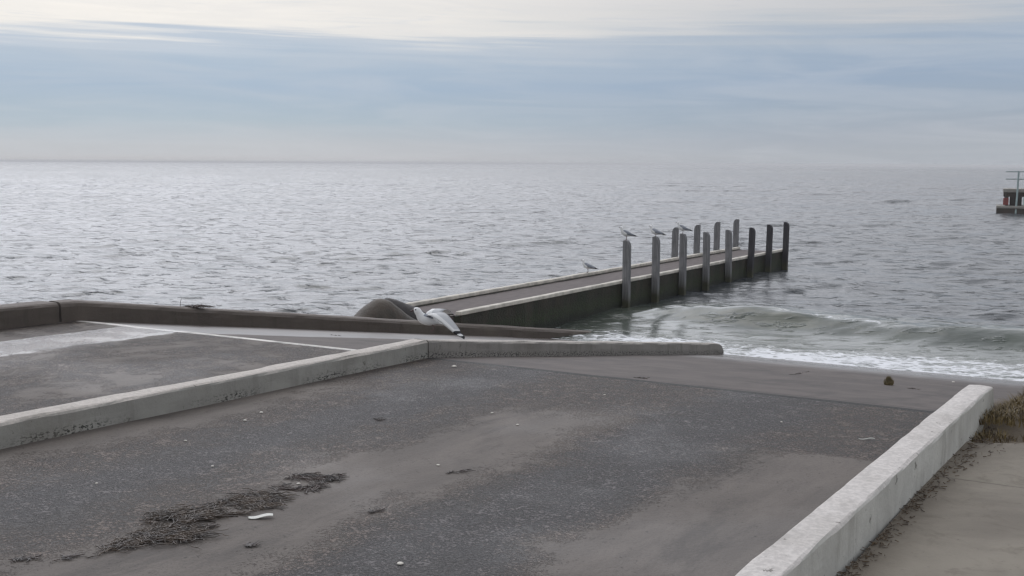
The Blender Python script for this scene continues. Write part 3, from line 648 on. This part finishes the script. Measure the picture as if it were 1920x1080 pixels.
# standing heading: +Y local turned to face left of the picture (world -X)
def hz(d): return R(d)
pu, pv_, pt = POSTS[0]; standing_gull(W(pu, pv_-.02, pt-.004), R(92), 'gull on the first front post from shore, leftmost of the three on posts')
pu, pv_, pt = POSTS[1]; standing_gull(W(pu, pv_-.02, pt-.004), R(70), 'gull crouching on the second front post, middle one of the three on posts', .045)
pu, pv_, pt = POSTS[2]; standing_gull(W(pu, pv_-.02, pt-.004), R(78), 'gull on the third front post, rightmost of the perched gulls', .02)
q = ray(1102, 511); kk = (.735-H_CAM)/q.z; standing_gull(Vector((q.x*kk, q.y*kk, .733)), R(75), 'gull standing on the jetty left edge, away from the posts')
def flying_gull():
    Y = 13.2; q = ray(807, 600); c = Vector((q.x/q.y*Y, Y, H_CAM+q.z/q.y*Y))
    root = empty('gull', c, R(96)); tag(root, 'white gull flying low over the kerb with drooped grey wings', 'gull')
    mb = MB(); mb.at = {'grey': [], 'black': []}
    sp = [((0, -.145, -.048), .040, .004), ((0, -.115, -.042), .036, .008), ((0, -.08, -.030), .032, .020), ((0, -.04, -.018), .046, .040), ((0, 0, -.008), .058, .056),
          ((0, .045, .006), .062, .064), ((0, .085, .020), .058, .062), ((0, .112, .048), .048, .050), ((0, .130, .080), .040, .040), ((0, .146, .104), .043, .042), ((0, .164, .115), .038, .037), ((0, .180, .118), .026, .026), ((0, .188, .118), .012, .012)]
    body_loft(mb, sp, lambda f, h, p: (1.0 if (h > .45 and .25 < f < .55) else 0.0, 0.0))
    # local frame: +Y ahead (picture left), +X away from camera, -X towards the camera
    def wing(s, pts):
        secs = []
        for (x_, y_, z_, ch, tw) in pts:
            secs.append(((s*x_, y_, z_), (s*(x_-.02), y_-ch*1.35, z_+ch*(.22 if s < 0 else .05)), .014 if ch > .05 else .005, (0, .1, 1)))
        def cf(f, c_, h):
            k = 1.0 if f > .68 else 0.0
            if .76 < f < .84 and .05 < c_ < .9: k = 0.0
            return (.5 if h > -.05 and c_ > .2 and f < .68 else 0.0, k)
        add_blade(mb, secs, cf)
    wing(-1, [(.02, .06, .045, .14, .01), (.07, .035, .062, .135, .012), (.12, .0, .062, .125, .012), (.17, -.05, .035, .115, .010), (.21, -.11, -.005, .100, .008), (.245, -.17, -.050, .085, .006),
              (.27, -.22, -.090, .07, .005), (.29, -.262, -.124, .055, .004), (.305, -.30, -.142, .042, .004), (.315, -.335, -.160, .028, .003), (.32, -.362, -.176, .006, .002)])
    wing(1, [(.02, .06, .045, .14, .01), (.08, .04, .080, .135, .012), (.15, .0, .095, .125, .012), (.22, -.05, .088, .110, .010), (.28, -.10, .070, .095, .008), (.33, -.145, .048, .08, .006),
             (.37, -.185, .026, .065, .005), (.40, -.215, .010, .05, .004), (.425, -.24, -.004, .04, .003), (.445, -.262, -.018, .026, .003), (.46, -.285, -.032, .006, .002)])
    mb.build('body', GM, root, smooth=True)
    mb = MB(); mb.tube([(0, .182, .115), (0, .208, .107), (0, .232, .094)], [.013, .010, .002], 8); mb.build('beak', beak_m, root, smooth=True)
    for s in (-1, 1):
        mb = MB(); mb.tube([(s*.022, -.02, -.05), (s*.026, -.045, -.085), (s*.026, -.03, -.115)], [.006, .004, .004], 8)
        for a in (-.5, 0, .5): mb.tube([(s*.026, -.03, -.115), (s*.026+.03*math.sin(a), -.03+.03*math.cos(a), -.128)], [.004, .0025], 5)
        mb.build('leg', leg_m, root)
        mb = MB(); mb.tube([(s*.032, .168, .123), (s*.040, .169, .123)], [.009, .006], 8); mb.build('eye', eye_m, root)
flying_gull()

# ---------------------------------------------------------------- seaweed, shells, litter
def weed_mat(name, cols):
    m_, t, bs = new_mat(name)
    n = t.noise(t.n('ShaderNodeTexCoord').outputs['Object'], 9, 4, .6); c = t.mix(t.ss(n, .35, .65), cols[0], cols[1])
    t.put(bs.inputs['Base Color'], c); bs.inputs['Roughness'].default_value = .55; return m_
weed_a = weed_mat('brown_seaweed', (rgb(42, 32, 26), rgb(74, 58, 43))); weed_b = weed_mat('dark_seaweed', (rgb(32, 24, 21), rgb(60, 42, 34)))
def strand(mb, p, ang, ln, wd, hgt, rng, curl=1.2, segs=6):
    x_, y_, = p; a = ang; pts = []; cz = rng.uniform(.1, 1)*hgt*.35; ph = rng.uniform(0, PI)
    for i in range(segs+1):
        f = i/segs; pts.append((x_, y_, .002+cz*abs(math.sin(ph+f*PI*rng.uniform(.8, 1.2)))))
        x_ += math.cos(a)*ln/segs; y_ += math.sin(a)*ln/segs; a += rng.uniform(-curl, curl)*.5
    mb.tube(pts, [wd*(.4+.6*math.sin(PI*(.1+.8*i/segs))) for i in range(segs+1)], 4)
def weed(blobs, count, mat, label, seed, ln=.14, wd=.004, hgt=.03, name='seaweed', group='seaweed heaps on the ramp', cat='seaweed'):
    """blobs: list of pixel-plane segments ((x0,y0),(x1,y1),radius) on the ramp"""
    rng = random.Random(seed); B = [(on(*a), on(*b), r, wgt) for a, b, r, wgt in blobs]
    c = B[0][0]; org = W(c[0], c[1], c[2]+.003); mb = MB(); tw = sum(b[3] for b in B)
    for k in range(count):
        r_ = rng.uniform(0, tw)
        for b in B:
            r_ -= b[3]
            if r_ <= 0: break
        f = rng.random(); u = b[0][0]+(b[1][0]-b[0][0])*f; v = b[0][1]+(b[1][1]-b[0][1])*f
        u += rng.gauss(0, b[2]*.42)*(1+rng.random()); v += rng.gauss(0, b[2]*.34)*(.6+rng.random())
        pa = math.atan2(b[1][0]-b[0][0], b[1][1]-b[0][1]) if (b[0] != b[1]) else rng.uniform(0, PI)
        strand(mb, (v-c[1], u-c[0]), pa+rng.gauss(0, .45), ln*rng.uniform(.4, 1.3), wd*rng.uniform(.5, 1.4), hgt, rng)
    o = mb.build(name, mat); o.location = org; o.rotation_euler.z = -TH
    tag(o, label, cat, group); return o
weed([((215, 1030), (300, 1000), .10, 3), ((270, 1002), (345, 1008), .13, 5), ((285, 975), (330, 968), .10, 3), ((320, 990), (395, 968), .07, 2), ((195, 1038), (250, 1015), .05, .6)], 1050, weed_a,
     'largest ragged brown seaweed heap, nearest the bottom left corner', 1, ln=.12, wd=.0026, hgt=.035)
weed([((455, 930), (500, 940), .11, 5), ((440, 945), (500, 950), .07, 2), ((385, 958), (440, 932), .05, 1.3), ((345, 978), (455, 962), .035, 1.6)], 600, weed_a,
     'middle seaweed heap with two trailing strands, above the white scrap', 2, ln=.11, wd=.0025, hgt=.03)
weed([((560, 893), (620, 900), .06, 4), ((530, 900), (565, 893), .03, 1), ((530, 918), (590, 915), .03, 1.4), ((600, 905), (585, 920), .05, 1.4), ((515, 922), (532, 912), .03, .8)], 360, weed_b,
     'farthest dark reddish seaweed heap curled around a white shell', 3, ln=.10, wd=.0025, hgt=.028)
smalls = [((835, 888), (880, 884), .02, 'thin dark weed strand on the smooth band in mid ramp'), ((365, 992), (395, 988), .02, 'small dark weed fleck right of the largest heap'),
          ((460, 1028), (472, 1024), .02, 'small dark weed knot below the white scrap'), ((20, 1050), (60, 1048), .02, 'thin weed strand in the bottom left corner'),
          ((110, 1050), (135, 1044), .02, 'thin weed strand left below the largest heap'), ((690, 962), (710, 958), .015, 'short dark weed strand right of the white scrap'),
          ((1480, 703), (1515, 704), .03, 'dark weed strip lying on the wet slope near the foam'), ((1700, 728), (1718, 730), .03, 'dark weed scrap near the top of the right kerb'),
          ((1625, 666+20), (1633, 687), .02, 'dark weed speck at the foam edge'), ((1752, 698), (1768, 699), .03, 'dark weed scrap in the foam by the right kerb'),
          ((1185, 708), (1205, 710), .02, 'weed scrap lying on the joint line'), ((620, 628), (634, 630), .05, 'black weed lump at the foot of the sea wall'),
          ((700, 786), (712, 787), .015, 'dark weed fleck by the upper kerb')]
for i, (a, b, r_, lab) in enumerate(smalls):
    weed([(a, b, r_, 1)], 22, weed_b, lab, 20+i, ln=.07, wd=.0028, hgt=.008, group='scattered weed scraps')
# tuft standing on the slope
u, v, z = on(1666, 722); rng = random.Random(5); mb = MB()
for k in range(420):
    a = rng.uniform(0, 2*PI); r_ = rng.uniform(0, .05)
    p0 = Vector((math.cos(a)*r_, math.sin(a)*r_, 0)); mb.tube([p0, p0*1.25+Vector((0, 0, .05*(1-(r_/.07)**2))), p0*1.1+Vector((rng.uniform(-.025, .025), rng.uniform(-.025, .025), rng.uniform(.06, .125)*(1-(r_/.065)**2)))], [.003, .003, .001], 5)
o = mb.build('weed_tuft', weed_mat('olive_tuft', (rgb(96, 86, 58), rgb(126, 112, 78)))); o.location = W(u, v, z); tag(o, 'small upright olive brown tuft alone on the wet slope', 'weed tuft')
# tangle on the sea wall with an upright twig
Y = 17.1; q = ray(450, 580); c = Vector((q.x/q.y*Y, Y, 0)); uu, vv = c.dot(D), c.dot(E_)
vw = -13.44+(uu-(UB-.27))/(21.9-UB+.27)*2.59-.2
mbz = ground_z(uu)+.265
rng = random.Random(9); mb = MB()
for k in range(120): strand(mb, (rng.gauss(.08, .09), rng.gauss(0, .04)), rng.gauss(0, .5), rng.uniform(.08, .2), .005, .05, rng)
tang = empty('weed_tangle', W(uu, vw, mbz), 0); mb.build('weed', weed_b, tang)
mb = MB(); mb.tube([(-.13, 0, 0), (-.125, 0, .07), (-.10, .01, .15)], [.005, .004, .0015], 6); mb.build('twig', weed_b, tang)
tag(tang, 'black weed tangle with an upright twig on the low sea wall', 'weed')
# strip-shaped white scrap and shells
scr = simple('white_plastic', rgb(196, 196, 190), .5, .12, 20, 0); shell_m = simple('shell', rgb(206, 200, 190), .5, .15, 30, .2, .002)
def scrap(px0, px1, wd, label, name='plastic_strip', cat='litter', mat=scr, hgt=.006):
    a, b = on(*px0), on(*px1); c = ((a[0]+b[0])/2, (a[1]+b[1])/2); ln = math.hypot(a[0]-b[0], a[1]-b[1]); an = math.atan2(b[0]-a[0], b[1]-a[1])
    rings = []; n = 9
    for i in range(n):
        f = i/(n-1)-.5; w2 = wd*.5*(1-.25*abs(2*f)**3); z_ = hgt*(1.0+1.2*math.sin(f*5))
        rings.append([(f*ln, -w2, z_), (f*ln, 0, z_+hgt*.5), (f*ln, w2, z_), (f*ln, w2, z_-.003), (f*ln, -w2, z_-.003)])
    mb = MB(); mb.loft(rings); o = mb.build(name, mat); o.location = W(c[0], c[1], ground_z(c[0])+.006); o.rotation_euler.z = -TH+an
    return tag(o, label, cat)
scrap((466, 972), (512, 970), .05, 'flat white scrap strip below the middle seaweed heap')
scrap((1610, 824), (1640, 826), .012, 'thin pale curved scrap near the right kerb', 'scrap', 'litter')
def shell(px, py, size, label, asp=1.0):
    u, v, z = on(px, py); mb = MB(); N, M = 5, 14; rings = []
    for i in range(N):
        ph = PI/2*(i+.15)/N; ring = []
        for j in range(M):
            th = 2*PI*j/M; rr = math.cos(PI/2-ph)*size*(1+.12*math.cos(th*1)+.05*math.cos(6*th)); ring.append((rr*math.cos(th)*asp, rr*math.sin(th), size*.55*math.sin(PI/2-ph)))
        rings.append(ring)
    mb.loft(rings); o = mb.build('shell', shell_m, smooth=True); o.location = W(u, v, z+.002); o.rotation_euler.z = random.uniform(0, 6)
    return tag(o, label, 'shell', 'white shells scattered on the ramp')
SH = [(348, 827, .016, 'white shell left of mid ramp, below the left kerb'), (490, 774, .022, 'pale shell pair spot nearest the middle of the left kerb'), (459, 789, .020, 'pale shell just below another by the left kerb'),
      (398, 875, .015, 'small white shell above the middle seaweed heap'), (923, 775, .018, 'white shell in the centre of the ramp'), (970, 797, .017, 'white shell right of and below the centre one'),
      (852, 688, .036, 'large pale shell near the kerb corner'), (560, 908, .018, 'white shell inside the farthest seaweed heap'), (750, 1058, .024, 'white shell at the bottom edge of the ramp'),
      (821, 873, .018, 'pale shell beside the thin weed strand'), (181, 907, .014, 'small white shell at the left of the worn band'), (1788, 717, .03, 'white shell beside the top of the right kerb'),
      (1133, 741, .016, 'small shell in mid ramp below the joint line'), (1465, 792, .014, 'faint small shell on the bluish worn area')]
for s_ in SH: shell(s_[0], s_[1], s_[2]*.8, s_[3])
rng = random.Random(77)
# ---------------------------------------------------------------- dry grass beyond the right kerb, litter along its foot
def grass(name, n, fn, mat, seed, lo, hi_, label=None, wd=.004):
    rng = random.Random(seed); mb = MB()
    for k in range(n):
        v, u, z = fn(rng); h = rng.uniform(lo, hi_); a = rng.uniform(0, 2*PI); ln = rng.uniform(.2, 1.0)*h
        dx, dy = math.cos(a), math.sin(a); px_, py_ = -dy*wd, dx*wd
        vs = []
        for i, (f, ww) in enumerate(((0, 1), (.5, .8), (1, .15))):
            cx, cy, cz = v+dx*ln*f*f, u+dy*ln*f*f, z+h*(f-.25*f*f)
            vs += [(cx-px_*ww, cy-py_*ww, cz), (cx+px_*ww, cy+py_*ww, cz)]
        mb.add(vs, [(0, 1, 3, 2), (2, 3, 5, 4)], 0)
    o = mb.build(name, mat); o.rotation_euler.z = -TH; o['kind'] = 'stuff'
    tag(o, label, None); return o
gm = weed_mat('dry_grass', (rgb(80, 66, 38), rgb(118, 100, 58)))
def bz(u, v):
    if u < 10.7: return 1.15
    z = 1.17-.125*(u-11); k_ = min(1, max(0, (v+1.5)/.7)); z += (ground_z(u)-.02-z)*(1-k_*k_*(3-2*k_))
    return z+.44*math.exp(-((u-11.9)/.8)**2)*float(sstep(v, -1.65, -1.0))-.02
def gf(r):
    v = -1.62+r.random()**1.3*5.5; u = 10.55+r.random()**.8*3.0+.25*math.sin(v*5)
    return v, u, bz(u, v)
grass('grass', 26000, gf, gm, 4, .04, .16, 'dry brown green grass past the end of the white kerb')
lm = weed_mat('dry_litter', (rgb(58, 44, 34), rgb(92, 74, 52)))
def lf(r):
    u = r.uniform(4, 10.9); v = -1.64+abs(r.gauss(0, .07))
    return v, u, 1.222
rng = random.Random(8); mb = MB()
for k in range(700):
    u = rng.uniform(4.5, 11.0); v = -1.645+abs(rng.gauss(0, .05+.12*max(0, (u-8.5)/2.5))); strand2 = rng.uniform(0, 6.28); v += .085*(u-5)/6.4; L_ = rng.uniform(.01, .045); zz = 1.226-(.03 if u > 10.3 else 0)
    mb.tube([(v, u, zz), (v+math.cos(strand2)*L_, u+math.sin(strand2)*L_, zz+rng.uniform(0, .012))], rng.uniform(.0015, .004), 4)
o = mb.build('leaf_litter', lm); o.rotation_euler.z = -TH; o['kind'] = 'stuff'; o['label'] = 'dry twigs and leaf litter along the foot of the white kerb'

# ---------------------------------------------------------------- sea haze
mb = MB(); mb.box(-9500, 9500, -60, 9500, -4, 5.2)
hm = bpy.data.materials.new('sea_haze'); hm.use_nodes = True; hm.node_tree.nodes.clear(); t = NT(hm.node_tree)
pvn = t.n('ShaderNodeVolumePrincipled'); pvn.inputs['Color'].default_value = (.97, .97, .99, 1); pvn.inputs['Density'].default_value = .00045
ho = t.n('ShaderNodeOutputMaterial'); t.nt.links.new(pvn.outputs[0], ho.inputs['Volume'])
hz_ = mb.build('haze', hm); hz_['kind'] = 'stuff'
